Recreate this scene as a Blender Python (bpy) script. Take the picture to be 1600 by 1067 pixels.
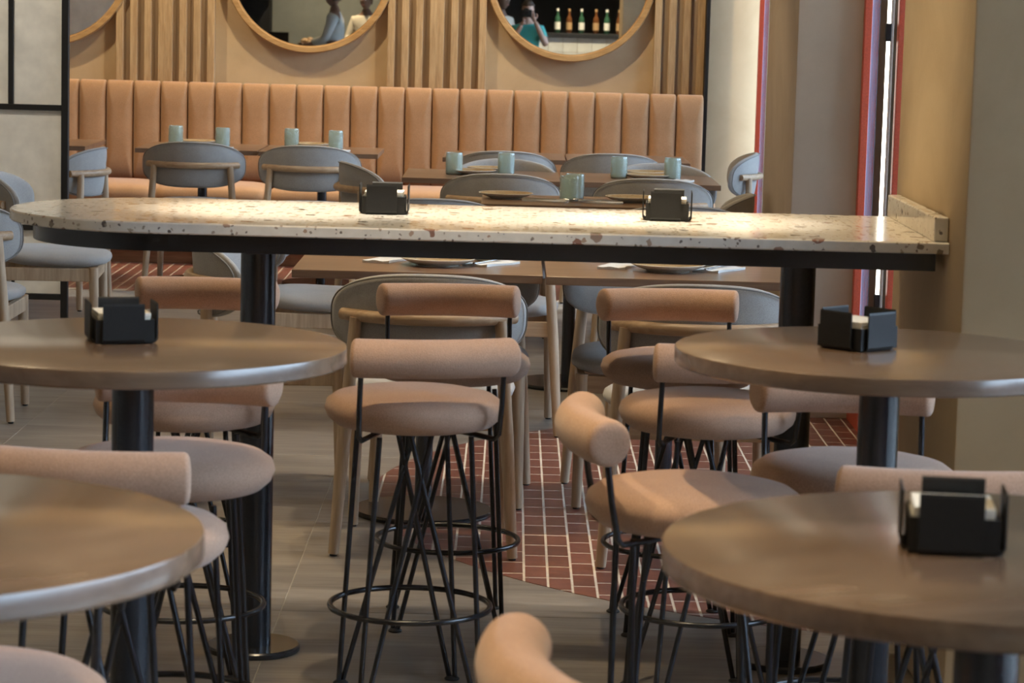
import bpy, bmesh, math, random
from mathutils import Vector, Matrix

random.seed(7)
for _o in list(bpy.data.objects):
    bpy.data.objects.remove(_o, do_unlink=True)
scene = bpy.context.scene
COL = scene.collection
PI = math.pi
R = math.radians

# ------------------------------------------------------------------ camera
FPX = 4100.0                     # focal length in pixels of a 1600 px wide frame
cam_d = bpy.data.cameras.new('camera')
cam_d.sensor_width = 36.0
cam_d.lens = FPX / 1600.0 * 36.0
cam_d.clip_start = 0.05
cam_d.clip_end = 120.0
cam_d.dof.use_dof = True
cam_d.dof.focus_distance = 8.8
cam_d.dof.aperture_fstop = 11.0
cam = bpy.data.objects.new('camera', cam_d)
COL.objects.link(cam)
_vy = Vector((5.0 / FPX, 513.5 / FPX, -1.0)).normalized()
_sl = 0.026
_vx = Vector((1.0, -_sl, (_vy.x - _sl * _vy.y) / (-_vy.z))).normalized()
_vz = _vx.cross(_vy)
_rot = Matrix((_vx, _vy, _vz))   # rows are the world axes seen from the camera
cam.matrix_world = Matrix.Translation((0, 0, 1.56)) @ _rot.to_4x4()
scene.camera = cam

# ------------------------------------------------------------------ colour management
scene.view_settings.view_transform = 'Standard'
scene.view_settings.look = 'None'
scene.view_settings.gamma = 1.0
scene.view_settings.use_curve_mapping = False
scene.view_settings.exposure = -0.30

# ------------------------------------------------------------------ daylight (overcast sky outside the windows)
world = bpy.data.worlds.new('sky')
scene.world = world
world.use_nodes = True
_bg = world.node_tree.nodes['Background']
_bg.inputs[0].default_value = (0.62, 0.79, 1.0, 1)
_bg.inputs[1].default_value = 14.0

WARM = (1.0, 0.77, 0.47)


def spot(loc, target, power, angle=60, blend=0.6, radius=0.04, color=WARM):
    d = bpy.data.lights.new('downlight_lamp', 'SPOT')
    d.energy = power
    d.color = color
    d.spot_size = R(angle)
    d.spot_blend = blend
    d.shadow_soft_size = radius
    o = bpy.data.objects.new('downlight_lamp', d)
    COL.objects.link(o)
    o.location = loc
    o.rotation_euler = (Vector(target) - Vector(loc)).to_track_quat('-Z', 'Y').to_euler()
    return o


# ceiling downlights: (location, target, power, cone, blend)
CEIL = 3.30
LZ = CEIL - .105
DOWN = [
    # over the back wall and its mirrors
    ((-2.94, 15.72, LZ), (-2.94, 16.6, 1.45), 165, 112, .6),
    ((-1.30, 15.72, LZ), (-1.30, 16.6, 1.45), 165, 112, .6),
    ((0.35, 15.72, LZ), (0.35, 16.6, 1.45), 165, 112, .6),
    # over the banquette tables
    ((-1.45, 14.75, LZ), (-1.45, 14.9, 0.75), 120, 70, .6),
    ((0.30, 14.55, LZ), (0.30, 14.7, 0.75), 110, 70, .6),
    # over the dining tables
    ((0.25, 12.9, LZ), (0.25, 12.95, 0.75), 120, 75, .6),
    ((0.25, 11.2, LZ), (0.25, 11.25, 0.75), 110, 75, .6),
    ((-0.70, 8.6, LZ), (-0.60, 8.45, 0.75), 150, 60, .6),
    ((0.35, 8.5, LZ), (0.35, 8.4, 0.75), 150, 60, .6),
    # over the long terrazzo bar
    ((-0.55, 6.34, LZ), (-0.55, 6.36, 1.07), 760, 22, .95, (1.0, .88, .70)),
    ((0.02, 6.34, LZ), (0.02, 6.36, 1.07), 700, 22, .95, (1.0, .88, .70)),
    ((0.44, 6.34, LZ), (0.44, 6.36, 1.07), 600, 22, .95, (1.0, .88, .70)),
    ((0.72, 6.25, LZ), (0.92, 6.25, 1.3), 170, 50, .75),
    # over the round tables
    ((-0.20, 5.20, LZ), (-0.22, 5.62, 0.7), 170, 32, .5),
    ((-0.75, 4.4, LZ), (-0.70, 4.5, 0.9), 110, 60, .6),
    ((0.05, 4.7, LZ), (0.12, 4.72, 0.8), 190, 30, .5),
    ((0.95, 4.4, LZ), (0.85, 4.5, 0.9), 90, 60, .6),
    ((-0.05, 2.9, LZ), (0.0, 2.95, 0.8), 190, 32, .5),
    ((-0.95, 2.7, LZ), (-0.85, 2.8, 0.9), 90, 60, .6),
    # over the bar counter behind
    ((0.9, -2.2, LZ), (0.9, -3.0, 1.3), 600, 100, .6),
    ((-2.4, -1.6, LZ), (-2.4, -2.2, 1.2), 380, 100, .6),
    # added wide fill lamps along the aisles; the narrower pair lights the far stools
    ((-1.70, 3.2, LZ), (-1.70, 3.2, 0), 42, 150, 1.0),
    ((0.10, 1.2, LZ), (0.10, 1.6, 0), 42, 150, 1.0),
    ((-1.75, 7.2, LZ), (-1.75, 7.2, 0), 42, 150, 1.0),
    ((0.20, 7.25, LZ), (0.16, 6.95, 0.8), 130, 62, .8),
    ((-0.80, 7.25, LZ), (-0.80, 6.95, 0.8), 80, 50, .8),
    ((-1.55, 10.6, LZ), (-1.55, 10.6, 0), 42, 150, 1.0),
    ((-1.45, 13.2, LZ), (-1.45, 13.2, 0), 38, 150, 1.0),
    ((0.20, 9.8, LZ), (0.20, 9.8, 0), 38, 150, 1.0),
    ((-3.60, 9.5, LZ), (-3.60, 9.5, 0), 42, 150, 1.0),
    ((-3.60, 4.5, LZ), (-3.60, 4.5, 0), 42, 150, 1.0),
    # lamp added in front of the screen to brighten its panels
    ((-2.75, 11.5, LZ), (-2.75, 12.8, 0.9), 150, 85, .8, (1.0, .90, .74)),
]
for _d in DOWN:
    spot(*_d[:5], color=_d[5] if len(_d) > 5 else WARM)


# ------------------------------------------------------------------ materials
MATS = {}


def new_mat(name):
    m = bpy.data.materials.new(name)
    m.use_nodes = True
    nt = m.node_tree
    b = nt.nodes['Principled BSDF']
    MATS[name] = m
    return m, nt, b


def _coord(nt, scale=(1, 1, 1), rot=(0, 0, 0), kind='Object', rnd=0.0):
    tc = nt.nodes.new('ShaderNodeTexCoord')
    mp = nt.nodes.new('ShaderNodeMapping')
    mp.inputs['Scale'].default_value = scale
    mp.inputs['Rotation'].default_value = rot
    nt.links.new(tc.outputs[kind], mp.inputs['Vector'])
    if rnd:
        oi = nt.nodes.new('ShaderNodeObjectInfo')
        mm = nt.nodes.new('ShaderNodeMath')
        mm.operation = 'MULTIPLY'
        mm.inputs[1].default_value = rnd
        nt.links.new(oi.outputs['Random'], mm.inputs[0])
        nt.links.new(mm.outputs[0], mp.inputs['Location'])
    return mp.outputs['Vector']


def _noise(nt, vec, scale, detail=4, rough=.55, dist=0.0):
    n = nt.nodes.new('ShaderNodeTexNoise')
    n.inputs['Scale'].default_value = scale
    n.inputs['Detail'].default_value = detail
    n.inputs['Roughness'].default_value = rough
    n.inputs['Distortion'].default_value = dist
    nt.links.new(vec, n.inputs['Vector'])
    return n.outputs['Fac']


def _ramp(nt, fac, stops):
    r = nt.nodes.new('ShaderNodeValToRGB')
    e = r.color_ramp.elements
    while len(e) < len(stops):
        e.new(0.5)
    for i, (p, c) in enumerate(stops):
        e[i].position = p
        e[i].color = (*c, 1)
    nt.links.new(fac, r.inputs['Fac'])
    return r.outputs['Color']


def _bump(nt, b, h, strength, dist=0.002):
    bp = nt.nodes.new('ShaderNodeBump')
    bp.inputs['Strength'].default_value = strength
    bp.inputs['Distance'].default_value = dist
    nt.links.new(h, bp.inputs['Height'])
    nt.links.new(bp.outputs['Normal'], b.inputs['Normal'])


def m_plain(name, col, rough=.5, metal=0.0, spec=.5, bump=0.0, bscale=200):
    m, nt, b = new_mat(name)
    b.inputs['Base Color'].default_value = (*col, 1)
    b.inputs['Roughness'].default_value = rough
    b.inputs['Metallic'].default_value = metal
    b.inputs['Specular IOR Level'].default_value = spec
    v = _coord(nt)
    n = _noise(nt, v, bscale, 3)
    c = _ramp(nt, n, [(.3, tuple(x * .88 for x in col)), (.7, tuple(min(1, x * 1.1) for x in col))])
    nt.links.new(c, b.inputs['Base Color'])
    if bump:
        _bump(nt, b, n, bump)
    return m


def m_fabric(name, c0, c1, scale=420, bump=.5):
    m, nt, b = new_mat(name)
    v = _coord(nt)
    n = _noise(nt, v, scale, 2, .7)
    big = _noise(nt, v, 9, 3)
    mx = nt.nodes.new('ShaderNodeMix')
    mx.data_type = 'FLOAT'
    mx.inputs[0].default_value = .25
    nt.links.new(n, mx.inputs[2])
    nt.links.new(big, mx.inputs[3])
    c = _ramp(nt, mx.outputs[0], [(.36, c0), (.64, c1)])
    nt.links.new(c, b.inputs['Base Color'])
    b.inputs['Roughness'].default_value = .92
    b.inputs['Specular IOR Level'].default_value = .15
    b.inputs['Sheen Weight'].default_value = .25
    b.inputs['Sheen Roughness'].default_value = .5
    _bump(nt, b, n, bump, .0015)
    return m


def m_wood(name, c0, c1, axis='x', rough=.4, fine=60, stretch=14, spec=.5, coat=0.0):
    m, nt, b = new_mat(name)
    s = {'x': (1, stretch, stretch), 'y': (stretch, 1, stretch), 'z': (stretch, stretch, 1)}[axis]
    v = _coord(nt, s, rnd=13.0)
    n1 = _noise(nt, v, fine / stretch * 1.2, 5, .6, .4)
    n2 = _noise(nt, v, fine / stretch * .25, 3, .5, .8)
    mx = nt.nodes.new('ShaderNodeMix')
    mx.data_type = 'FLOAT'
    mx.inputs[0].default_value = .45
    nt.links.new(n1, mx.inputs[2])
    nt.links.new(n2, mx.inputs[3])
    c = _ramp(nt, mx.outputs[0], [(.38, c0), (.62, c1)])
    nt.links.new(c, b.inputs['Base Color'])
    b.inputs['Roughness'].default_value = rough
    b.inputs['Specular IOR Level'].default_value = spec
    b.inputs['Coat Weight'].default_value = coat
    b.inputs['Coat Roughness'].default_value = .17
    _bump(nt, b, n1, .08, .001)
    return m


def m_plaster(name, c0, c1):
    m, nt, b = new_mat(name)
    v = _coord(nt)
    n = _noise(nt, v, 2.2, 6, .6, .6)
    f = _noise(nt, v, 60, 4, .6)
    c = _ramp(nt, n, [(.3, c0), (.7, c1)])
    nt.links.new(c, b.inputs['Base Color'])
    b.inputs['Roughness'].default_value = .85
    b.inputs['Specular IOR Level'].default_value = .2
    _bump(nt, b, f, .12, .003)
    return m


def m_terrazzo(name):
    m, nt, b = new_mat(name)
    v = _coord(nt)
    base = _noise(nt, v, 30, 3)
    prev = _ramp(nt, base, [(.3, (.68, .645, .57)), (.7, (.78, .745, .67))])
    for sc, thr, prob, cols in ((24, .36, .15, ((.05, .04, .038), (.28, .15, .11), (.13, .11, .10), (.36, .25, .19))),
                                (46, .34, .24, ((.24, .20, .16), (.42, .35, .27), (.12, .10, .09), (.42, .30, .22))),
                                (90, .33, .26, ((.3, .26, .21), (.46, .41, .34), (.20, .17, .15), (.38, .31, .25)))):
        vo = nt.nodes.new('ShaderNodeTexVoronoi')
        vo.inputs['Scale'].default_value = sc
        vo.inputs['Randomness'].default_value = 1.0
        wv = nt.nodes.new('ShaderNodeVectorMath')
        wv.operation = 'ADD'
        nz = nt.nodes.new('ShaderNodeTexNoise')
        nz.inputs['Scale'].default_value = sc * 1.6
        nt.links.new(v, nz.inputs['Vector'])
        ms = nt.nodes.new('ShaderNodeVectorMath')
        ms.operation = 'SCALE'
        ms.inputs['Scale'].default_value = .8 / sc
        nt.links.new(nz.outputs['Color'], ms.inputs[0])
        nt.links.new(v, wv.inputs[0])
        nt.links.new(ms.outputs[0], wv.inputs[1])
        nt.links.new(wv.outputs[0], vo.inputs['Vector'])
        sep = nt.nodes.new('ShaderNodeSeparateColor')
        nt.links.new(vo.outputs['Color'], sep.inputs[0])
        a = nt.nodes.new('ShaderNodeMath')
        a.operation = 'LESS_THAN'
        a.inputs[1].default_value = thr
        nt.links.new(vo.outputs['Distance'], a.inputs[0])
        p = nt.nodes.new('ShaderNodeMath')
        p.operation = 'LESS_THAN'
        p.inputs[1].default_value = prob
        nt.links.new(sep.outputs[0], p.inputs[0])
        mul = nt.nodes.new('ShaderNodeMath')
        mul.operation = 'MULTIPLY'
        nt.links.new(a.outputs[0], mul.inputs[0])
        nt.links.new(p.outputs[0], mul.inputs[1])
        r = nt.nodes.new('ShaderNodeValToRGB')
        r.color_ramp.interpolation = 'CONSTANT'
        e = r.color_ramp.elements
        while len(e) < 4:
            e.new(.5)
        for i in range(4):
            e[i].position = i * .25
            e[i].color = (*cols[i], 1)
        nt.links.new(sep.outputs[1], r.inputs['Fac'])
        mc = nt.nodes.new('ShaderNodeMix')
        mc.data_type = 'RGBA'
        nt.links.new(mul.outputs[0], mc.inputs[0])
        nt.links.new(prev, mc.inputs[6])
        nt.links.new(r.outputs['Color'], mc.inputs[7])
        prev = mc.outputs[2]
    nt.links.new(prev, b.inputs['Base Color'])
    b.inputs['Roughness'].default_value = .12
    b.inputs['Specular IOR Level'].default_value = .5
    return m


def m_emit(name, col, strength):
    m, nt, b = new_mat(name)
    b.inputs['Base Color'].default_value = (.8, .8, .8, 1)
    b.inputs['Emission Color'].default_value = (*col, 1)
    b.inputs['Emission Strength'].default_value = strength
    return m


def m_pane(name, tint, gloss=.12):
    """thin window pane: mostly clear, a little mirror-like"""
    m = bpy.data.materials.new(name)
    m.use_nodes = True
    nt = m.node_tree
    nt.nodes.clear()
    out = nt.nodes.new('ShaderNodeOutputMaterial')
    t = nt.nodes.new('ShaderNodeBsdfTransparent')
    t.inputs[0].default_value = (*tint, 1)
    g = nt.nodes.new('ShaderNodeBsdfGlossy')
    g.inputs['Roughness'].default_value = .02
    fr = nt.nodes.new('ShaderNodeFresnel')
    fr.inputs[0].default_value = 1.5
    mx = nt.nodes.new('ShaderNodeMixShader')
    nt.links.new(fr.outputs[0], mx.inputs[0])
    nt.links.new(t.outputs[0], mx.inputs[1])
    nt.links.new(g.outputs[0], mx.inputs[2])
    nt.links.new(mx.outputs[0], out.inputs[0])
    MATS[name] = m
    return m


def m_glass(name, col, rough=.05):
    """pressed drinking glass, part clear part tinted body so that it reads at a distance"""
    m, nt, b = new_mat(name)
    b.inputs['Base Color'].default_value = (*col, 1)
    b.inputs['Roughness'].default_value = rough
    b.inputs['IOR'].default_value = 1.45
    b.inputs['Transmission Weight'].default_value = .74
    return m


peach = m_fabric('peach_fabric', (.38, .24, .165), (.55, .36, .258))
grey = m_fabric('grey_fabric', (.27, .265, .255), (.43, .42, .405), 500)
grey_in = m_fabric('grey_fabric_piping', (.15, .148, .145), (.23, .228, .22), 500)
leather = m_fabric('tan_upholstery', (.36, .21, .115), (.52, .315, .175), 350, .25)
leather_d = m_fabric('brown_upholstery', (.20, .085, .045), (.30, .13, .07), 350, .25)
shirt_teal = m_fabric('teal_cotton', (.05, .32, .30), (.10, .50, .46), 200, .3)
shirt_white = m_fabric('white_cotton', (.62, .56, .45), (.78, .72, .60), 200, .3)
shirt_grey = m_fabric('grey_cotton', (.42, .44, .42), (.60, .62, .60), 200, .3)
trousers = m_fabric('dark_trousers', (.03, .035, .05), (.06, .07, .09), 200, .3)
oak = m_wood('oak', (.36, .255, .165), (.54, .41, .28), 'z', .5)
oak_x = m_wood('oak_rail', (.34, .225, .135), (.50, .36, .23), 'x', .45)
slatwood = m_wood('slat_oak', (.38, .255, .13), (.56, .405, .23), 'z', .5, 90)
slatback = m_wood('slat_backing', (.27, .195, .125), (.35, .26, .17), 'z', .7)
framewood = m_wood('mirror_oak', (.34, .20, .08), (.48, .31, .14), 'x', .4, 50, 6)
tabletop = m_wood('walnut_laminate', (.13, .083, .053), (.20, .132, .088), 'x', .27, 40, 9, .6, .8)
tabledark = m_wood('dark_walnut', (.14, .08, .05), (.22, .135, .085), 'x', .30, 40, 9, .5, .25)
kickwood = m_wood('kick_board', (.20, .09, .04), (.33, .16, .08), 'x', .5)
terrazzo = m_terrazzo('terrazzo')
blackmetal = m_plain('black_powder_coat', (.020, .022, .027), .22, .3, .8)
blackmatt = m_plain('matt_black_metal', (.018, .018, .018), .5, .2, .4)
darksteel = m_plain('dark_column_steel', (.035, .04, .048), .22, .4, .8)
plaster = m_plaster('sand_plaster', (.50, .38, .235), (.60, .47, .30))
plaster_g = m_plaster('grey_plaster', (.45, .37, .285), (.55, .455, .355))
ceilmat = m_plaster('ceiling_paint', (.58, .43, .25), (.66, .50, .30))
redpaint = m_plain('red_frame_paint', (.62, .10, .05), .4)
palepaint = m_plain('pale_blue_seal', (.35, .48, .68), .4)
mauve_p = m_plain('mauve_post_paint', (.34, .27, .29), .5)
mauve = m_plain('mauve_render', (.16, .12, .12), .8)
panelwhite = m_plain('frosted_panel', (.82, .80, .73), .6, bscale=8)
napkinmat = m_plain('paper_napkin', (.80, .76, .66), .9)
clothmat = m_fabric('linen_napkin', (.50, .49, .46), (.66, .65, .61), 300, .4)
steel = m_plain('cutlery_steel', (.55, .55, .56), .2, 1.0)
plate_rim = m_plain('stoneware_rim', (.66, .62, .53), .2)
tumbler_mat = m_glass('aqua_glass', (.82, .97, .95))
rubber = m_plain('rubber_foot', (.03, .03, .03), .8)
grout = m_plain('pale_grout', (.60, .53, .45), .9, bscale=40)
joint = m_plain('tile_joint', (.42, .40, .36), .9, bscale=40)
skinmat = m_plain('skin', (.55, .33, .24), .5)
skin_dark = m_plain('skin_dark', (.20, .11, .075), .5)
hairmat = m_plain('brown_hair', (.07, .045, .03), .6)
bar_tile = m_plain('white_tile', (.74, .80, .84), .15, bscale=6)
ledgemat = m_plain('dark_ledge', (.03, .035, .045), .4)
greenwall = m_plaster('grey_green_wall', (.21, .22, .19), (.26, .27, .235))
ledmat = m_emit('led_diffuser', (1.0, .93, .80), 9.0)
lampglow = m_emit('lamp_face', (1.0, .78, .48), 16.0)
pane = m_pane('window_pane', (.92, .95, .97))
mir_m, mir_nt, mir_b = new_mat('mirror_silver')
mir_b.inputs['Base Color'].default_value = (.86, .88, .88, 1)
mir_b.inputs['Metallic'].default_value = 1.0
mir_b.inputs['Roughness'].default_value = .01

# floor tile: grey-brown timber-look porcelain, grain along x
tile_m, nt, b = new_mat('timber_look_tile')
v = _coord(nt, (.5, 3.2, 1), rnd=31.0)
n1 = _noise(nt, v, 3.0, 6, .62, .7)
v2 = _coord(nt, (2, 34, 1), rnd=17.0)
n2 = _noise(nt, v2, 2.2, 4, .6, .3)
mx = nt.nodes.new('ShaderNodeMix')
mx.data_type = 'FLOAT'
mx.inputs[0].default_value = .4
nt.links.new(n1, mx.inputs[2])
nt.links.new(n2, mx.inputs[3])
c = _ramp(nt, mx.outputs[0], [(.30, (.125, .11, .094)), (.5, (.215, .193, .168)), (.70, (.315, .287, .255))])
nt.links.new(c, b.inputs['Base Color'])
b.inputs['Roughness'].default_value = .38
_bump(nt, b, n2, .05, .001)

# red brick pavers, each a little different
brick_m, nt, b = new_mat('red_clay_brick')
oi = nt.nodes.new('ShaderNodeObjectInfo')
v = _coord(nt, rnd=9.0)
n1 = _noise(nt, v, 24, 5, .65)
c = _ramp(nt, n1, [(.3, (.14, .05, .038)), (.7, (.225, .085, .062))])
hs = nt.nodes.new('ShaderNodeHueSaturation')
mr = nt.nodes.new('ShaderNodeMapRange')
mr.inputs['To Min'].default_value = .72
mr.inputs['To Max'].default_value = 1.2
nt.links.new(oi.outputs['Random'], mr.inputs['Value'])
nt.links.new(mr.outputs[0], hs.inputs['Value'])
nt.links.new(c, hs.inputs['Color'])
nt.links.new(hs.outputs[0], b.inputs['Base Color'])
b.inputs['Roughness'].default_value = .36
_bump(nt, b, n1, .15, .001)

# speckled brown glaze for the plates
glaze, nt, b = new_mat('speckled_glaze')
v = _coord(nt)
n1 = _noise(nt, v, 180, 2, .6)
n2 = _noise(nt, v, 14, 3)
c1 = _ramp(nt, n2, [(.3, (.30, .21, .11)), (.7, (.40, .30, .17))])
c2 = _ramp(nt, n1, [(.62, (0, 0, 0)), (.68, (1, 1, 1))])
mc = nt.nodes.new('ShaderNodeMix')
mc.data_type = 'RGBA'
nt.links.new(c2, mc.inputs[0])
nt.links.new(c1, mc.inputs[6])
mc.inputs[7].default_value = (.10, .06, .03, 1)
nt.links.new(mc.outputs[2], b.inputs['Base Color'])
b.inputs['Roughness'].default_value = .18


# ------------------------------------------------------------------ mesh helpers
class MB:
    def __init__(self):
        self.v = []
        self.f = []

    def add(self, vs, fs):
        o = len(self.v)
        self.v += [tuple(p) for p in vs]
        self.f += [tuple(i + o for i in f) for f in fs]
        return self

    def box(self, x0, x1, y0, y1, z0, z1, rz=0.0, c=None):
        vs = [Vector((x, y, z)) for z in (z0, z1) for y in (y0, y1) for x in (x0, x1)]
        if rz:
            c = Vector(c) if c else Vector(((x0 + x1) / 2, (y0 + y1) / 2, 0))
            m = Matrix.Rotation(rz, 3, 'Z')
            vs = [m @ (p - c) + c for p in vs]
        return self.add(vs, [(0, 2, 3, 1), (4, 5, 7, 6), (0, 1, 5, 4), (2, 6, 7, 3), (0, 4, 6, 2), (1, 3, 7, 5)])

    def rbox(self, x0, x1, y0, y1, z0, z1, bev=.004, seg=2):
        bm = bmesh.new()
        bmesh.ops.create_cube(bm, size=1)
        for p in bm.verts:
            p.co = ((x0 + x1) / 2 + p.co.x * (x1 - x0), (y0 + y1) / 2 + p.co.y * (y1 - y0), (z0 + z1) / 2 + p.co.z * (z1 - z0))
        bmesh.ops.bevel(bm, geom=bm.edges[:], offset=bev, segments=seg, affect='EDGES', profile=.5)
        bm.verts.index_update()
        vs = [p.co.copy() for p in bm.verts]
        fs = [[p.index for p in f.verts] for f in bm.faces]
        bm.free()
        return self.add(vs, fs)

    def cyl(self, p0, p1, r0, r1=None, n=16, caps=True):
        r1 = r0 if r1 is None else r1
        p0, p1 = Vector(p0), Vector(p1)
        q = (p1 - p0).to_track_quat('Z', 'Y')
        vs = []
        for p, r in ((p0, r0), (p1, r1)):
            for i in range(n):
                a = 2 * PI * i / n
                vs.append(p + q @ Vector((r * math.cos(a), r * math.sin(a), 0)))
        fs = [(i, (i + 1) % n, n + (i + 1) % n, n + i) for i in range(n)]
        if caps:
            fs += [tuple(range(n - 1, -1, -1)), tuple(range(n, 2 * n))]
        return self.add(vs, fs)

    def tube(self, pts, r, n=10, closed=False, caps=True):
        pts = [Vector(p) for p in pts]
        rr = r if isinstance(r, (list, tuple)) else [r] * len(pts)
        m = len(pts)
        vs = []
        up = None
        for i in range(m):
            if closed:
                t = (pts[(i + 1) % m] - pts[i - 1]).normalized()
            else:
                t = (pts[min(i + 1, m - 1)] - pts[max(i - 1, 0)]).normalized()
            if up is None:
                up = Vector((0, 0, 1)) if abs(t.z) < .9 else Vector((1, 0, 0))
            a = t.cross(up).normalized()
            up = a.cross(t).normalized()
            for k in range(n):
                g = 2 * PI * k / n
                vs.append(pts[i] + rr[i] * (math.cos(g) * a + math.sin(g) * up))
        fs = []
        for i in range(m if closed else m - 1):
            j = (i + 1) % m
            for k in range(n):
                l = (k + 1) % n
                fs.append((i * n + k, j * n + k, j * n + l, i * n + l))
        if caps and not closed:
            fs += [tuple(range(n)), tuple(range((m - 1) * n + n - 1, (m - 1) * n - 1, -1))]
        return self.add(vs, fs)

    def lathe(self, prof, n=32, c=(0, 0, 0)):
        vs, rings = [], []
        for r, z in prof:
            if r < 1e-6:
                rings.append([len(vs)])
                vs.append((c[0], c[1], c[2] + z))
            else:
                rings.append(list(range(len(vs), len(vs) + n)))
                for i in range(n):
                    a = 2 * PI * i / n
                    vs.append((c[0] + r * math.cos(a), c[1] + r * math.sin(a), c[2] + z))
        fs = []
        for A, B in zip(rings, rings[1:]):
            for i in range(n):
                j = (i + 1) % n
                if len(A) == 1 and len(B) == 1:
                    continue
                if len(A) == 1:
                    fs.append((A[0], B[j], B[i]))
                elif len(B) == 1:
                    fs.append((A[i], A[j], B[0]))
                else:
                    fs.append((A[i], A[j], B[j], B[i]))
        return self.add(vs, fs)

    def prism(self, poly, z0, z1):
        n = len(poly)
        vs = [(x, y, z0) for x, y in poly] + [(x, y, z1) for x, y in poly]
        fs = [tuple(range(n - 1, -1, -1)), tuple(range(n, 2 * n))]
        fs += [(i, (i + 1) % n, n + (i + 1) % n, n + i) for i in range(n)]
        return self.add(vs, fs)

    def pad(self, bound, thick, place, rings=9, n=48, p=3.0):
        """closed cushion: outline bound(t) in 2-d, thickness profile, mapped to 3-d by place(u, v, w)"""
        vs = []
        top, bot = [], []
        for side, store in ((1, top), (-1, bot)):
            for k in range(rings):
                s = math.sin(PI / 2 * k / (rings - 1)) if k else 0
                w = side * thick * (max(0, 1 - s ** p)) ** (1 / p)
                if k == 0:
                    store.append([len(vs)])
                    vs.append(place(0, 0, w))
                elif k == rings - 1 and side == -1:
                    store.append(top[-1])
                else:
                    ids = []
                    for i in range(n):
                        u, q = bound(2 * PI * i / n)
                        ids.append(len(vs))
                        vs.append(place(u * s, q * s, w))
                    store.append(ids)
        fs = []
        for store, flip in ((top, False), (bot, True)):
            for A, B in zip(store, store[1:]):
                for i in range(n):
                    j = (i + 1) % n
                    f = (A[0], B[i], B[j]) if len(A) == 1 else (A[i], B[i], B[j], A[j])
                    fs.append(f[::-1] if flip else f)
        return self.add(vs, fs)

    def mesh(self, name, mat, smooth=None):
        me = bpy.data.meshes.new(name)
        me.from_pydata(self.v, [], self.f)
        bm = bmesh.new()
        bm.from_mesh(me)
        bmesh.ops.recalc_face_normals(bm, faces=bm.faces[:])
        bm.to_mesh(me)
        bm.free()
        me.materials.append(mat)
        if smooth:
            me.shade_smooth()
            me.set_sharp_from_angle(angle=R(smooth))
        me.update()
        return me


def obj(name, mesh, parent=None, loc=None, rz=None):
    o = bpy.data.objects.new(name, mesh)
    COL.objects.link(o)
    if parent is not None:
        o.parent = parent
    if loc is not None:
        o.location = loc
    if rz is not None:
        o.rotation_euler = (0, 0, rz)
    return o


def build(mb, name, mat, parent=None, smooth=None, loc=None, rz=None):
    return obj(name, mb.mesh(name, mat, smooth), parent, loc, rz)


def thing(name, label, cat, loc=(0, 0, 0), rz=0.0, group=None):
    o = bpy.data.objects.new(name, None)
    o.empty_display_size = .1
    COL.objects.link(o)
    o.location = loc
    o.rotation_euler = (0, 0, rz)
    tag(o, label, cat, group)
    return o


def tag(o, label=None, cat=None, group=None, kind=None):
    if label:
        o['label'] = label
    if cat:
        o['category'] = cat
    if group:
        o['group'] = group
    if kind:
        o['kind'] = kind
    return o


def struct(mb, name, mat, smooth=None, parent=None, label=None):
    o = build(mb, name, mat, parent, smooth)
    if parent is None:
        o['kind'] = 'structure'
        if label:
            o['label'] = label
    return o


def dup(root, loc, rz, label, group=None, name=None):
    r = root.copy()
    COL.objects.link(r)
    r.location = loc
    r.rotation_euler = (0, 0, rz)
    r['label'] = label
    if group:
        r['group'] = group
    for ch in list(root.children):
        c = ch.copy()
        COL.objects.link(c)
        c.parent = r
        for g in list(ch.children):
            d = g.copy()
            COL.objects.link(d)
            d.parent = c
    return r


class Proto:
    """first call moves the prototype itself, later calls copy it"""
    def __init__(self, root):
        self.root = root
        self.used = False

    def place(self, loc, rz, label, group=None):
        if not self.used:
            self.used = True
            r = self.root
            r.location = loc
            r.rotation_euler = (0, 0, rz)
            r['label'] = label
            if group:
                r['group'] = group
            return r
        return dup(self.root, loc, rz, label, group)


# ================================================================== THE ROOM
# floor: joint-coloured bed with timber-look tiles and a round inlay of red brick
floor = struct(MB().box(-5.0, 2.5, -3.4, 16.8, -.12, -.0022), 'floor', joint,
               label='grey-brown timber-look tiled floor with a round inlay of red brick')
TX, TY = 1.2, 1.2
x0, y0 = -.57 - 4 * TX, -2.9
tile_me = MB().rbox(-TX / 2 + .0012, TX / 2 - .0012, -TY / 2 + .0012, TY / 2 - .0012, -.012, -.0008, .0008, 1).mesh('tile', tile_m)
IC, IR = (1.50, 8.42), 1.93          # brick inlay circle
for j in range(15):
    for i in range(7):
        cx = x0 + TX * (i + .5)
        cy = y0 + TY * (j + .5)
        if cx > 2.4 or cx < -4.9 or cy > 14.2:
            continue
        obj('tile', tile_me, floor, (cx, cy, 0))


def clip_half(poly, nx, ny, d):
    out = []
    for i in range(len(poly)):
        a, q = poly[i], poly[(i + 1) % len(poly)]
        da, dq = a[0] * nx + a[1] * ny - d, q[0] * nx + q[1] * ny - d
        if da <= 0:
            out.append(a)
        if da * dq < 0:
            t = da / (da - dq)
            out.append((a[0] + (q[0] - a[0]) * t, a[1] + (q[1] - a[1]) * t))
    return out


def clip_circle(poly, c, r, n=64):
    for k in range(n):
        a = 2 * PI * k / n
        nx, ny = math.cos(a), math.sin(a)
        poly = clip_half(poly, nx, ny, r + c[0] * nx + c[1] * ny)
        if len(poly) < 3:
            return []
    return poly


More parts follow.
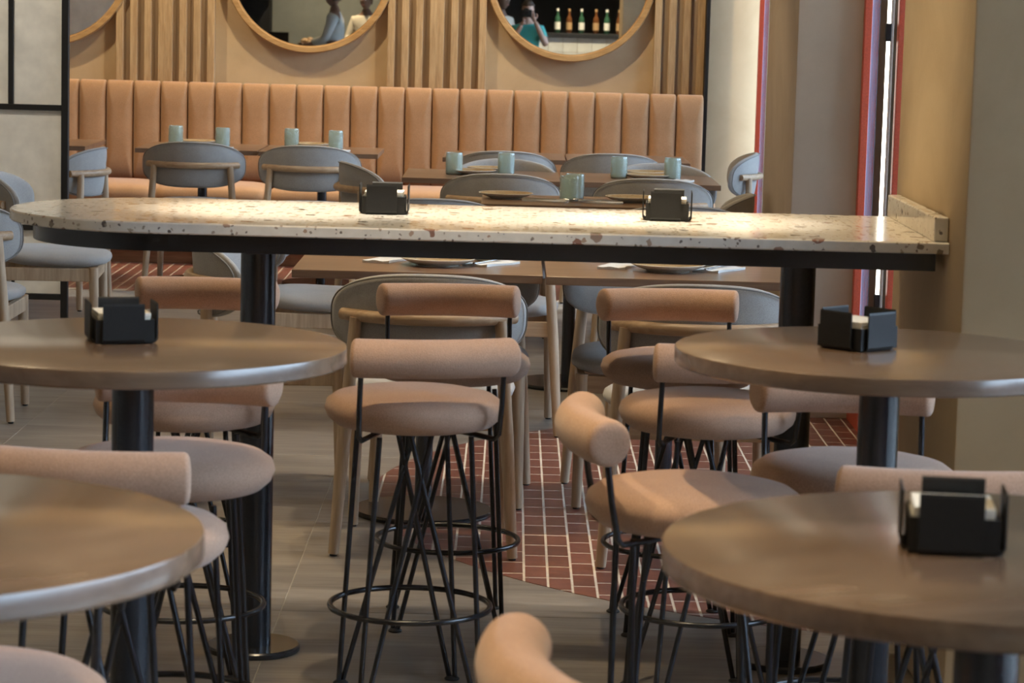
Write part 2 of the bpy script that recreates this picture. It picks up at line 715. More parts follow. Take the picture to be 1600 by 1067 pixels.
circle = [(IC[0] + IR * math.cos(2 * PI * k / 96), IC[1] + IR * math.sin(2 * PI * k / 96)) for k in range(96)]
circle = clip_half(circle, 1, 0, 2.35)
build(MB().prism(circle, -.003, .0002), 'grout_bed', grout, floor)
BW, BL = .0665, .150
full_brick = MB().rbox(-BW / 2 + .0035, BW / 2 - .0035, -BL / 2 + .004, BL / 2 - .004, -.02, .0006, .0004, 1).mesh('brick', brick_m)
bricks = []
for i in range(-2, 42):
    cx = -.50 + i * BW
    off = random.choice((0, .33, .5, .66)) * BL
    for j in range(-1, 28):
        cy = 6.4 + j * BL + off
        rect = [(cx - BW / 2 + .0035, cy - BL / 2 + .004), (cx + BW / 2 - .0035, cy - BL / 2 + .004),
                (cx + BW / 2 - .0035, cy + BL / 2 - .004), (cx - BW / 2 + .0035, cy + BL / 2 - .004)]
        inside = all((px - IC[0]) ** 2 + (py - IC[1]) ** 2 < IR ** 2 for px, py in rect)
        poly = rect if inside else clip_circle(rect, IC, IR)
        if not inside and len(poly) < 3 or cx > 2.3:
            continue
        bricks.append((cy, cx, inside, poly))
vis = [q for q in bricks if q[1] < q[0] * .196 + .05]
vis.sort()
rest = [q for q in bricks if q not in vis] + vis[298:]
for cy, cx, inside, poly in vis[:298]:
    if inside:
        obj('brick', full_brick, floor, (cx, cy, 0))
    else:
        build(MB().prism([(px - cx, py - cy) for px, py in poly], -.02, .0006), 'brick', brick_m, floor, loc=(cx, cy, 0))
mbr = MB()
for cy, cx, inside, poly in rest:
    mbr.prism(poly, -.02, .0006)
far_bricks = build(mbr, 'brick_paving', brick_m, floor)
far_bricks['kind'] = 'stuff'
# brick strip along the banquette
build(MB().box(-4.9, 1.5, 14.25, 16.6, -.003, .0002), 'grout_bed', grout, floor)
mbr = MB()
for i in range(0, 96):
    cx = -4.85 + i * BW
    for j in range(12):
        cy = 14.33 + j * BL + (i % 2) * BL / 2
        if cy < 16.0:
            mbr.box(cx - BW / 2 + .0035, cx + BW / 2 - .0035, cy - BL / 2 + .004, cy + BL / 2 - .004, -.02, .0006)
back_bricks = build(mbr, 'brick_paving', brick_m, floor)
back_bricks['kind'] = 'stuff'

# shell
struct(MB().box(-5.0, 2.6, -3.6, 17.0, CEIL, CEIL + .15), 'ceiling', ceilmat)
struct(MB().box(-5.2, -5.0, -3.6, 17.0, 0, CEIL), 'wall_left', plaster_g)
wall_back = struct(MB().box(-5.0, 2.6, 16.70, 16.9, 0, CEIL), 'wall_back', plaster, label='sand-coloured plaster wall behind the banquette')
struct(MB().box(-5.0, 2.6, -3.6, -3.4, 0, CEIL), 'wall_front', greenwall)

# the two plaster piers of the window side
struct(MB().rbox(.995, 2.6, 5.72, 6.76, 0, CEIL, .006), 'wall_pier_1', plaster, 30, label='sand plaster pier that the long bar runs into')
struct(MB().rbox(1.10, 2.6, 10.27, 11.45, 0, CEIL, .006), 'wall_pier_2', plaster_g, 30, label='plaster pier between the two red-framed windows')


def window(name, X, ya, yb, sill, head, posts, light=None):
    """red-framed glazing in the plane x = X from ya to yb"""
    w = bpy.data.objects.new(name, None)
    COL.objects.link(w)
    w['kind'] = 'structure'
    mb = MB()
    mb.box(X, X + .06, ya, yb, 0, sill)
    build(mb, 'apron_panel', redpaint, w)
    build(MB().box(X - .03, X + .06, ya, yb, head, CEIL), 'head_panel', plaster_g, w)
    for y in posts:
        po = build(MB().rbox(X, X + .028, y - .022, y + .022, sill, head, .002), 'window_post', redpaint, w)
        build(MB().box(X + .028, X + .035, y - .020, y + .020, sill, head), 'seal', palepaint, po)
        build(MB().rbox(X + .035, X + .058, y - .024, y + .024, sill, head, .002), 'outer_post', mauve_p, po)
    build(MB().rbox(X - .02, X + .06, ya, yb, sill, sill + .05, .003), 'window_sill', redpaint, w)
    build(MB().rbox(X, X + .058, ya, yb, head - .05, head, .003), 'head_rail', redpaint, w)
    ps = sorted(posts)
    for a, q in zip(ps, ps[1:]):
        build(MB().box(X + .028, X + .034, a + .028, q - .028, sill + .05, head - .05), 'pane', pane, w)
    return w


window('window_1', 1.352, 6.76, 10.27, .10, 2.75, [6.80, 8.10, 9.33, 10.235])
window('window_2', 1.52, 11.45, 16.70, .10, 2.75, [11.50, 12.9, 14.7, 16.45])
window('window_3', 2.40, -1.6, 5.72, .25, 2.9, [-1.55, .25, 2.05, 3.85, 5.66])
struct(MB().box(2.34, 2.52, -3.4, -1.6, 0, CEIL), 'wall_right', plaster_g)
# mauve rendered wall across the street
struct(MB().box(8.0, 8.4, -10, 34, -.1, 2.2), 'wall_outside', mauve, label='mauve rendered wall across the street')
struct(MB().box(2.6, 30, -20, 30, -.3, -.1), 'ground', joint)

# led batten beside the window mullion
led = thing('led_batten', 'slim vertical white light tube beside the red window post', 'light', (1.350, 9.46, 0))
build(MB().rbox(-.006, .006, -.009, .009, .30, 2.70, .002), 'channel', m_plain('led_channel', (.45, .38, .30), .5), led)
build(MB().tube([(-.011, 0, .32), (-.011, 0, 2.68)], .0075, 12), 'diffuser_tube', ledmat, led, 40)
for z in (.55, 1.525, 2.5):
    build(MB().rbox(-.024, -.002, -.015, .015, z - .032, z + .032, .003), 'bracket', blackmatt, led)

# black metal reveal where the slats end
struct(MB().box(1.200, 1.222, 16.55, 16.71, 0, CEIL), 'trim_1', blackmatt)

# slatted oak panels on the back wall
def slat_group(xa, n_mod, mw=.31):
    g = build(MB().box(xa, xa + n_mod * mw, 16.665, 16.70, 1.06, CEIL), 'slat_panel', slatback, wall_back)
    sw = mw / 7
    me = MB().rbox(-sw / 2 - .0006, sw / 2 + .0006, 16.635, 16.668, 1.06, CEIL - .01, .0025, 1).mesh('slat', slatwood)
    for k in range(n_mod):
        for q in range(4):
            obj('slat', me, g, (xa + k * mw + sw * (2 * q + .5), 0, 0))
    return g


slat_group(-2.510, 2)
slat_group(-.800, 2)
slat_group(.880, 1, .318)
slat_group(-4.15, 2)

# ================================================================== BANQUETTE
bq = thing('banquette', 'long tan banquette with vertical channelled back along the plaster wall', 'banquette', (0, 0, 0))
PW = .1695
xr = 1.192
chan = MB()
def chan_bound(t, a=PW / 2 - .0004, bb=.305):
    c_, s_ = math.cos(t), math.sin(t)
    n_ = 18.0
    return (math.copysign(abs(c_) ** (2 / n_), c_) * a, math.copysign(abs(s_) ** (2 / n_), s_) * bb)
chan.pad(chan_bound, .070, lambda u, q, w: (u, -w, q), rings=13, n=96, p=3.4)
chan_me = chan.mesh('back_channel', leather, 75)
for k in range(28):
    obj('back_channel', chan_me, bq, (xr - PW * (k + .5), 16.47, .775))
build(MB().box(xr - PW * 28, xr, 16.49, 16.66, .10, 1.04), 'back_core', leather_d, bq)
seat = MB()
SW = PW * 4
def seat_bound(t, a=SW / 2 - .002, bb=.30):
    c_, s_ = math.cos(t), math.sin(t)
    n_ = 9.0
    return (math.copysign(abs(c_) ** (2 / n_), c_) * a, math.copysign(abs(s_) ** (2 / n_), s_) * bb)
seat.pad(seat_bound, .075, lambda u, q, w: (u, q, w), rings=9, n=56, p=3.5)
seat_me = seat.mesh('seat_cushion', leather, 60)
for k in range(7):
    obj('seat_cushion', seat_me, bq, (xr - SW * (k + .5) + PW * .3, 16.02, .415))
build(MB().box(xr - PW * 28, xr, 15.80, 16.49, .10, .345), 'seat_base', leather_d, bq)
for z0, z1, yy in ((.0, .115, 15.83), (.118, .228, 15.78), (.231, .342, 15.77)):
    build(MB().rbox(xr - PW * 28, xr, yy, 15.85, z0, z1, .004), 'kick_board', kickwood, bq)

# ================================================================== MIRRORS
def make_mirror(X, Z, label, tilt=0.0):
    t = thing('round_mirror', label, 'mirror', (X, 16.70, Z), tilt, 'round mirrors on the plaster wall')
    prof = [(.495, -.060), (.500, -.075), (.530, -.078), (.535, -.072), (.535, -.002), (.49, -.002), (.49, -.060), (.495, -.060)]
    n = 96
    vs, fs = [], []
    for r, y in prof:
        for i in range(n):
            a = 2 * PI * i / n
            vs.append((r * math.cos(a), y, r * math.sin(a)))
    for q in range(len(prof) - 1):
        for i in range(n):
            j = (i + 1) % n
            fs.append((q * n + i, q * n + j, (q + 1) * n + j, (q + 1) * n + i))
    build(MB().add(vs, fs), 'frame', framewood, t, 40)
    vs = [(.496 * math.cos(2 * PI * i / n), y, .496 * math.sin(2 * PI * i / n)) for y in (-.056, -.050) for i in range(n)]
    fs = [tuple(range(n)), tuple(range(2 * n - 1, n - 1, -1))] + [(i, (i + 1) % n, n + (i + 1) % n, n + i) for i in range(n)]
    build(MB().add(vs, fs), 'mirror_glass', mir_m, t)
    return t


make_mirror(-2.945, 1.815, 'round oak-framed mirror half hidden behind the black-framed screen')
make_mirror(-1.297, 1.810, 'round oak-framed mirror between the two left slatted panels')
make_mirror(.350, 1.797, 'round oak-framed mirror that shows the photographer in teal', R(-.24))

# ================================================================== LEFT SCREEN
scr = thing('screen', 'black-framed room divider with frosted white panels', 'screen', (0, 12.8, 0))
def bar(xa, xb, za, zb, nm):
    build(MB().rbox(xa, xb, -.02, .02, za, zb, .002, 1), nm, blackmatt, scr)
bar(-2.192, -2.158, 0, 2.9, 'post')
bar(-4.3, -4.266, 0, 2.9, 'post')
bar(-4.266, -2.192, 2.866, 2.9, 'rail')
bar(-4.266, -2.192, 1.030, 1.058, 'rail')
bar(-4.266, -2.192, .445, .472, 'rail')
bar(-4.266, -2.192, .105, .135, 'rail')
for x in (-2.450, -2.97, -3.6):
    bar(x, x + .025, 1.058, 2.866, 'mullion')
for x in (-2.440, -3.1):
    bar(x, x + .022, .135, .445, 'mullion')
def pnl(xa, xb, za, zb):
    build(MB().box(xa, xb, -.004, .004, za, zb), 'panel', panelwhite, scr)
ex = [-4.266, -3.6, -2.97, -2.45, -2.192]
for a, q in zip(ex, ex[1:]):
    pnl(a + (.025 if a > -4.2 else 0), q, 1.058, 2.866)
pnl(-4.266, -2.192, .472, 1.030)
ex = [-4.266, -3.1, -2.44, -2.192]
for a, q in zip(ex, ex[1:]):
    pnl(a + (.022 if a > -4.2 else 0), q, .135, .445)

# ================================================================== LONG BAR
bar_t = thing('bar_table', 'long terrazzo bar table with rounded end running into the pier', 'bar table', (0, 0, 0))
BY0, BY1, BXL, BXR, BZ = 5.905, 6.680, -1.195, .993, 1.07
def stadium(ins, xr_):
    rr = (BY1 - BY0) / 2 - ins
    cx, cy = BXL + (BY1 - BY0) / 2, (BY0 + BY1) / 2
    pts = [(xr_, cy - rr), (xr_, cy + rr)]
    for k in range(41):
        a = PI / 2 + PI * k / 40
        pts.append((cx + rr * math.cos(a), cy + rr * math.sin(a)))
    return pts
def bev_prism(poly_fn, z0, z1, bev, xr_):
    lo, lo2, hi2, hi = poly_fn(bev, xr_), poly_fn(0, xr_), poly_fn(0, xr_), poly_fn(bev, xr_)
    n = len(lo)
    vs = [(x, y, z0) for x, y in lo] + [(x, y, z0 + bev) for x, y in lo2] + [(x, y, z1 - bev) for x, y in hi2] + [(x, y, z1) for x, y in hi]
    fs = [tuple(range(n - 1, -1, -1)), tuple(range(3 * n, 4 * n))]
    for q in range(3):
        fs += [(q * n + i, q * n + (i + 1) % n, (q + 1) * n + (i + 1) % n, (q + 1) * n + i) for i in range(n)]
    return MB().add(vs, fs)
build(bev_prism(stadium, BZ - .026, BZ, .003, BXR), 'terrazzo_top', terrazzo, bar_t, 25)
build(MB().prism(stadium(.055, BXR - .02), BZ - .070, BZ - .026), 'skirt', blackmetal, bar_t, 40)
build(MB().rbox(BXR - .032, BXR, BY0 + .02, BY1 - .004, BZ, BZ + .056, .003), 'upstand', terrazzo, bar_t)
for x in (-.600, .695):
    cm = MB().cyl((x, 6.27, .016), (x, 6.27, BZ - .070), .0425, n=32)
    build(cm, 'column', darksteel, bar_t, 40)
    build(MB().lathe([(0, 0), (.112, 0), (.114, .003), (.114, .012), (.110, .016), (0, .016)], 48, (x, 6.27, 0)), 'base_plate', darksteel, bar_t, 40)

# ================================================================== ROUND TABLES
def make_round_table():
    t = thing('round_bar_table', '', 'bar table')
    r, z = .38, .96
    build(MB().lathe([(0, z - .031), (r - .003, z - .031), (r, z - .028), (r, z - .003), (r - .001, z - .001), (r - .003, z), (0, z)], 128), 'table_top', tabletop, t, 30)
    build(MB().cyl((0, 0, .014), (0, 0, z - .039), .0375, n=32), 'column', darksteel, t, 40)
    build(MB().rbox(-.13, .13, -.13, .13, z - .039, z - .031, .002), 'mounting_plate', blackmatt, t)
    build(MB().lathe([(0, 0), (.228, 0), (.23, .004), (.23, .010), (.225, .014), (0, .014)], 64), 'base_plate', darksteel, t, 40)
    return Proto(t)


rt = make_round_table()
rt.place((-.665, 4.64, 0), R(12), 'round wooden bar table on the left holding a black napkin holder', 'round bar tables')
rt.place((.690, 4.79, 0), R(-8), 'round wooden bar table with napkin holder beside the plaster pier', 'round bar tables')
rt.place((.565, 2.97, 0), R(25), 'round wooden bar table nearest the camera on the right', 'round bar tables')
rt.place((-.720, 2.93, 0), R(40), 'round wooden bar table in the lower left corner with empty top', 'round bar tables')

# ================================================================== NAPKIN HOLDERS
def make_holder():
    t = thing('napkin_holder', '', 'napkin holder')
    s, h, w = .060, .072, .037
    for k in range(4):
        # one bent leaf of the pinwheel: a foot strip that curls up into an upright sheet
        prof = [(-.004, .0), (-s + .010, .0), (-s + .004, .002), (-s, .008), (-s, h - .004), (-s + .001, h), (-s + .003, h - .003),
                (-s + .003, .009), (-s + .006, .005), (-s + .012, .003), (-.004, .003)]
        n = len(prof)
        vs = [(x, y, z) for x in (-w - .004, w - .004) for y, z in prof]
        fs = [tuple(range(n)), tuple(range(2 * n - 1, n - 1, -1))] + [(i, (i + 1) % n, n + (i + 1) % n, n + i) for i in range(n)]
        mb = MB().add(vs, fs)
        m = Matrix.Rotation(k * PI / 2, 3, 'Z')
        mb.v = [tuple(m @ Vector(p)) for p in mb.v]
        build(mb, 'leaf', blackmatt, t)
    for sx, sy, ex_, ey in ((-.052, -.052, .052, -.049), (-.052, .049, .052, .052), (-.052, -.049, -.049, .049), (.049, -.049, .052, .049)):
        build(MB().box(sx, ex_, sy, ey, .003, .043), 'inner_wall', blackmatt, t)
    mb = MB()
    for k in range(7):
        j = random.uniform(-.0012, .0012)
        mb.box(-.046 + j, .046 + j, -.046 - j, .046 - j, .004 + k * .0072, .004 + k * .0072 + .0067)
    build(mb, 'napkin_stack', napkinmat, t)
    return Proto(t)


nh = make_holder()
G = 'black pinwheel napkin holders'
nh.place((-.305, 6.355, BZ), R(0), 'black napkin holder on the terrazzo bar, left one', G)
nh.place((.382, 6.375, BZ), R(-3), 'black napkin holder with white napkins on the terrazzo bar, right one', G)
nh.place((-.690, 4.66, .96), R(17), 'black napkin holder on the left round table', G)
nh.place((.650, 4.83, .96), R(43), 'angled black napkin holder on the round table by the pier', G)
nh.place((.520, 2.985, .96), R(-6), 'large blurred black napkin holder at the right edge', G)

# ================================================================== BAR STOOLS
def make_stool():
    t = thing('bar_stool', '', 'stool')
    # upholstered round seat
    prof = [(0, .628), (.150, .628), (.178, .634), (.196, .650), (.203, .668), (.198, .686), (.180, .699), (.140, .708), (.07, .712), (0, .713)]
    s = build(MB().lathe(prof, 64), 'seat', peach, t, 60)
    # bent bolster back
    mb = MB()
    n = 21
    pts, rad = [], []
    for i in range(n):
        u = -1 + 2 * i / (n - 1)
        x = .170 * u
        y = -.218 + .028 * u * u
        pts.append((x, y, .808))
        rad.append(.043)
    # softly domed ends
    for end in (0, -1):
        p0, p1 = Vector(pts[end]), Vector(pts[1 if end == 0 else -2])
        d = (p0 - p1).normalized()
        extra = [(.004, .0424), (.008, .040), (.011, .035), (.0125, .026), (.0132, .012)]
        ps = [tuple(p0 + d * a) for a, _ in extra]
        rs = [r_ for _, r_ in extra]
        if end == 0:
            pts, rad = ps[::-1] + pts, rs[::-1] + rad
        else:
            pts, rad = pts + ps, rad + rs
    mb.tube(pts, rad, 28)
    build(mb, 'back_bolster', peach, t, 50)
    r = .0062
    # back posts with their brackets to the seat frame
    for sx in (-1, 1):
        mb = MB()
        mb.tube([(sx * .160, -.188, .775), (sx * .160, -.178, .700), (sx * .158, -.165, .632), (sx * .150, -.155, .620), (sx * .085, -.05, .624)], r, 8)
        build(mb, 'back_post', blackmetal, t, 50)
    # seat frame ring and foot ring
    for rr, z, nm, q in ((.095, .626, 'seat_frame', r), (.183, .213, 'foot_ring', .0068)):
        pts = [(rr * math.cos(2 * PI * k / 56), rr * math.sin(2 * PI * k / 56), z) for k in range(56)]
        build(MB().tube(pts, q, 8, closed=True), nm, blackmetal, t, 60)
    # four hairpin legs
    for k in range(4):
        a = PI / 4 + k * PI / 2
        fx, fy = .188 * math.cos(a), .188 * math.sin(a)
        mb = MB()
        q1 = a + (R(6) if k % 2 == 0 else -R(6))
        q2 = a + (R(62) if k % 2 == 0 else -R(62))
        off = .008
        tx, ty = -math.sin(a) * off, math.cos(a) * off
        s_ = 1 if k % 2 == 0 else -1
        mb.tube([(fx - s_ * tx, fy - s_ * ty, .006), (.165 * math.cos(q1), .165 * math.sin(q1), .622)], r, 8)
        mb.tube([(fx + s_ * tx, fy + s_ * ty, .006), (.085 * math.cos(q2), .085 * math.sin(q2), .622)], r, 8)
        lg = build(mb, 'leg', blackmetal, t, 50)
        build(MB().lathe([(0, 0), (.017, 0), (.018, .003), (.012, .008), (0, .008)], 16, (fx, fy, 0)), 'foot_pad', rubber, lg, 40)
    return Proto(t)


st = make_stool()
G = 'peach upholstered bar stools on black wire legs'
st.place((-.205, 5.87, 0), R(14), 'peach bar stool in the centre with its back to the camera, lit patch on seat', G)
st.place((-.140, 6.64, 0), R(184), 'peach bar stool tucked beyond the terrazzo bar, behind the central stool', G)
st.place((.462, 5.92, 0), R(12), 'peach bar stool with back to camera left of the pier table', G)
st.place((.445, 6.66, 0), R(186), 'peach bar stool across the terrazzo bar near its right column', G)
st.place((-.790, 6.64, 0), R(180), 'peach bar stool across the terrazzo bar beside its left column', G)
st.place((-.720, 5.83, 0), R(12), 'peach bar stool half hidden by the left round table, facing the bar', G)
st.place((-.645, 5.01, 0), R(178), 'peach bar stool on the far side of the left round table', G)
st.place((-.662, 4.34, 0), R(-6), 'peach bar stool between the two left round tables, long bolster showing', G)
st.place((.690, 5.10, 0), R(180), 'peach bar stool behind the column of the pier-side round table', G)
st.place((.355, 4.78, 0), R(-84), 'peach bar stool turned sideways with its bolster end towards the camera', G)
st.place((.722, 4.36, 0), R(0), 'peach bar stool whose bolster shows behind the large napkin holder', G)
st.place((.238, 2.93, 0), R(-80), 'peach bar stool bolster cut off at the bottom centre edge', G)
st.place((-.700, 3.27, 0), R(180), 'peach bar stool seat in the bottom left corner', G)

# ================================================================== DINING CHAIRS
def make_chair():
    t = thing('dining_chair', '', 'chair')
    def seat_b(a):
        c_, s_ = math.cos(a), math.sin(a)
        w = .255 if s_ > 0 else .250
        return (math.copysign(abs(c_) ** (2 / 3.0), c_) * w, math.copysign(abs(s_) ** (2 / 3.0), s_) * .238)
    build(MB().pad(seat_b, .041, lambda u, q, w: (u, q, .459 + w - .012 * (q / .24) * (1 if q < 0 else .2)), 10, 64, 2.6), 'seat', grey, t, 60)
    def back_b(a):
        c_, s_ = math.cos(a), math.sin(a)
        n_ = 2.5 if s_ > 0 else 3.2
        return (math.copysign(abs(c_) ** (2 / n_), c_) * .278, math.copysign(abs(s_) ** (2 / n_), s_) * .126)
    def arc(x):
        return -.262 + .135 * (abs(x) / .27) ** 2.2
    def back_p(u, q, w):
        z = .696 + q
        y = arc(u) - .10 * (z - .62)
        sl = .135 * 2.2 / .27 * (abs(u) / .27) ** 1.2
        nx, ny = -math.copysign(sl, u) if u else 0.0, 1.0
        l = math.hypot(nx, ny)
        return (u + w * nx / l, y + w * ny / l, z)
    bk = build(MB().pad(back_b, .021, back_p, 10, 72, 3.4), 'backrest', grey, t, 60)
    pts = []
    for i in range(72):
        u, q = back_b(2 * PI * i / 72)
        pts.append(back_p(u * .965, q * .95, -.0185))
    build(MB().tube(pts, .0026, 6, closed=True), 'piping', grey_in, bk, 60)
    pts = []
    for i in range(25):
        x = -.246 + .492 * i / 24
        pts.append((x, arc(x) - .10 * .075 - .036, .694))
    build(MB().tube(pts, .0175, 14), 'rail', oak_x, t, 50)
    for sx in (-1, 1):
        build(MB().tube([(sx * .257, -.252, .006), (sx * .232, -.240, .36), (sx * .206, arc(.206) - .052, .690)], [.0155, .0205, .0175], 14), 'leg', oak, t, 50)
        build(MB().tube([(sx * .228, .192, .006), (sx * .220, .180, .432)], [.0155, .0215], 14), 'leg', oak, t, 50)
    for sx in (-1, 1):
        for y, x in ((-.252, .257), (.192, .228)):
            build(MB().cyl((sx * x, y, 0), (sx * x, y, .006), .0105, n=12), 'foot_pad', rubber, t, 40)
    for xa, xb, ya, yb in ((-.205, .205, .168, .192), (-.22, .22, -.245, -.221)):
        build(MB().rbox(xa, xb, ya, yb, .372, .428, .003), 'apron_rail', oak_x, t)
    for sx in (-1, 1):
        build(MB().rbox(sx * .222 - .012, sx * .222 + .012, -.225, .172, .372, .428, .003), 'apron_rail', oak, t)
    return Proto(t)


ch = make_chair()
G = 'grey upholstered dining chairs with oak legs'
ch.place((-.225, 7.655, 0), R(0), 'grey dining chair with its back to the camera behind the central bar stool', G)
ch.place((.540, 7.570, 0), R(0), 'grey dining chair with its back to the camera beside the right bar column', G)
ch.place((-.180, 8.365, 0), R(180), 'grey dining chair facing the camera across the near table, left one', G)
ch.place((.462, 8.410, 0), R(180), 'grey dining chair facing the camera across the near table, right one', G)
ch.place((-.725, 8.45, 0), R(-86), 'grey dining chair turned right at the left end of the near table', G)
ch.place((-.700, 9.95, 0), R(-90), 'grey dining chair with only its seat showing right of the left bar column', G)
ch.place((-.060, 9.88, 0), R(0), 'grey dining chair left standing between the near table and the one behind', G)
ch.place((-.305, 10.68, 0), R(0), 'grey dining chair whose back top peeks over the bar beside the left napkin holder', G)
ch.place((.680, 10.62, 0), R(0), 'grey dining chair mostly hidden behind the right napkin holder', G)
ch.place((.745, 11.20, 0), R(82), 'grey dining chair turned left in the shade of the pier', G)
ch.place((-.046, 12.41, 0), R(0), 'grey dining chair back to camera at the middle table, left one', G)
ch.place((.665, 12.33, 0), R(-2), 'grey dining chair back to camera at the middle table, right one', G)
ch.place((-.030, 13.10, 0), R(180), 'grey dining chair facing the camera across the middle table, left one', G)
ch.place((.755, 13.06, 0), R(180), 'grey dining chair facing the camera across the middle table, right one', G)
ch.place((-.545, 12.86, 0), R(-74), 'grey dining chair turned right at the left end of the middle table', G)
ch.place((-1.735, 14.52, 0), R(0), 'grey dining chair at the banquette, leftmost with its back to the camera', G)
ch.place((-1.090, 14.44, 0), R(-2), 'grey dining chair at the banquette, second with its back to the camera', G)
ch.place((-.035, 14.42, 0), R(0), 'grey dining chair at the banquette, third with its back to the camera', G)
ch.place((.550, 14.44, 0), R(0), 'grey dining chair at the banquette, fourth with its back to the camera', G)
ch.place((1.085, 14.66, 0), R(86), 'pale lit dining chair turned away beside the far red window frame', G)
ch.place((-2.385, 13.52, 0), R(82), 'pale lit dining chair turned left right behind the screen post', G)
ch.place((-2.090, 9.880, 0), R(0), 'grey dining chair cut off by the left edge, back to the camera', G)
ch.place((-1.970, 11.38, 0), R(-86), 'grey dining chair in front of the white screen with its seat towards the right', G)

# ================================================================== DINING TABLES
TH = .765
def dining_table(xa, xb, ya, yb, label, mat, py=None, base=.22, ox=0.0):
    cx, cy = (xa + xb) / 2, (ya + yb) / 2
    t = thing('dining_table', label, 'table', (cx, cy, 0), 0, 'rectangular dining tables')
    hx, hy = (xb - xa) / 2 - .002, (yb - ya) / 2
    build(MB().rbox(-hx, hx, -hy, hy, TH - .026, TH, .0025), 'table_top', mat, t)
    oy = (py - cy) if py else 0
    build(MB().cyl((ox, oy, .016), (ox, oy, TH - .034), .027, n=24), 'column', darksteel, t, 40)
    build(MB().rbox(ox - .16, ox + .16, oy - .05, oy + .05, TH - .034, TH - .026, .002), 'mounting_plate', blackmatt, t)
    build(MB().lathe([(0, 0), (base - .003, 0), (base, .004), (base, .010), (base - .006, .016), (0, .016)], 48, (ox, oy, 0)), 'base_plate', blackmetal, t, 40)
    return t


dining_table(-.665, .108, 7.985, 8.59, 'brown dining table just behind the bar, left half', tabledark, 8.085, ox=.03)
dining_table(.114, .885, 7.965, 8.57, 'brown dining table just behind the bar, right half', tabledark, 8.11)
dining_table(-.125, .645, 10.96, 11.56, 'brown dining table with one glass between two plates', tabledark, 11.03)
dining_table(-.525, .240, 12.56, 13.30, 'brown dining table in the middle row, left half', tabledark, 12.75)
dining_table(.246, 1.010, 12.56, 13.30, 'brown dining table in the middle row, right half', tabledark, 12.70)
dining_table(-2.085, -1.405, 14.52, 15.22, 'brown dining table at the banquette, left half of the left pair', tabledark, 14.85)
dining_table(-1.401, -.735, 14.50, 15.20, 'brown dining table at the banquette, right half of the left pair', tabledark, 14.85)
dining_table(-.380, .300, 14.40, 15.10, 'brown dining table at the banquette, left half of the right pair', tabledark, 14.80)
dining_table(.304, .985, 14.40, 15.10, 'brown dining table at the banquette, right half of the right pair', tabledark, 14.80)
dining_table(-3.10, -2.36, 14.55, 15.30, 'brown dining table mostly hidden behind the screen', tabledark, 14.9)

# ================================================================== TABLEWARE
def make_plate():
    t = thing('plate', '', 'plate')
    build(MB().lathe([(0, .003), (.060, .003), (.062, 0), (.068, 0), (.070, .004), (.098, .012), (.1165, .021), (.118, .0235), (.1160, .0245), (.112, .0235)], 64), 'rim', plate_rim, t, 50)
    build(MB().lathe([(.1135, .0240), (.096, .0165), (.072, .0105), (.050, .0085), (0, .008)], 64), 'glazed_well', glaze, t, 60)
    return Proto(t)


def make_tumbler():
    t = thing('tumbler', '', 'glass')
    prof = [(0, 0), (.036, 0), (.0395, .003)]
    z = .006
    while z < .100:
        prof += [(.0400, z), (.0418, z + .0020), (.0400, z + .0040)]
        z += .0056
    prof += [(.0402, .106), (.0392, .108), (.0378, .106), (.0372, .012), (.034, .009), (0, .009)]
    build(MB().lathe(prof, 40), 'body', tumbler_mat, t, 50)
    # rows of small hobnail beads
    mb = MB()
    for j in range(7):
        for i in range(26):
            a = 2 * PI * (i + .5 * (j % 2)) / 26
            x, y, zz = .0418 * math.cos(a), .0418 * math.sin(a), .0135 + j * .0124
            s = .0021
            vs = [(x + s * dx, y + s * dy, zz + s * dz) for dx, dy, dz in ((1, 0, 0), (-1, 0, 0), (0, 1, 0), (0, -1, 0), (0, 0, 1), (0, 0, -1))]
            mb.add(vs, [(0, 2, 4), (2, 1, 4), (1, 3, 4), (3, 0, 4), (2, 0, 5), (1, 2, 5), (3, 1, 5), (0, 3, 5)])
    build(mb, 'hobnail_beads', tumbler_mat, t, 80)['kind'] = 'stuff'
    return Proto(t)


def make_napkin():
    t = thing('cloth_napkin', '', 'napkin')
    mb = MB()
    nx, ny = 8, 14
    vs, fs = [], []
    for s in (0, 1):
        for j in range(ny + 1):
            for i in range(nx + 1):
                x, y = -.045 + .09 * i / nx, -.095 + .19 * j / ny
                z = .002 + .0035 * math.sin(x * 60 + y * 14) ** 2 + (.004 if s else 0)
                vs.append((x + .008 * math.sin(y * 25), y, z if s else 0.0005))
    w = nx + 1
    m = w * (ny + 1)
    for j in range(ny):
        for i in range(nx):
            a = j * w + i
            fs.append((a, a + w, a + w + 1, a + 1))
            fs.append((m + a, m + a + 1, m + a + w + 1, m + a + w))
    edge = [i for i in range(w)] + [j * w + nx for j in range(1, ny + 1)] + [ny * w + i for i in range(nx - 1, -1, -1)] + [j * w for j in range(ny - 1, 0, -1)]
    for q in range(len(edge)):
        a, b_ = edge[q], edge[(q + 1) % len(edge)]
        fs.append((a, b_, m + b_, m + a))
    build(mb.add(vs, fs), 'folded_cloth', clothmat, t, 50)
    return Proto(t)


def make_fork():
    t = thing('fork', '', 'fork')
    mb = MB()
    mb.tube([(0, -.10, .004), (0, -.02, .005), (0, .045, .006)], [.0045, .003, .003], 8)
    build(mb, 'handle', steel, t, 60)
    build(MB().rbox(-.011, .011, .043, .062, .005, .008, .001, 1), 'head', steel, t)
    for k in range(4):
        x = -.0095 + k * .00633
        build(MB().tube([(x, .060, .0065), (x, .080, .009), (x, .098, .007)], [.0016, .0014, .0008], 6), 'tine', steel, t, 60)
    return Proto(t)


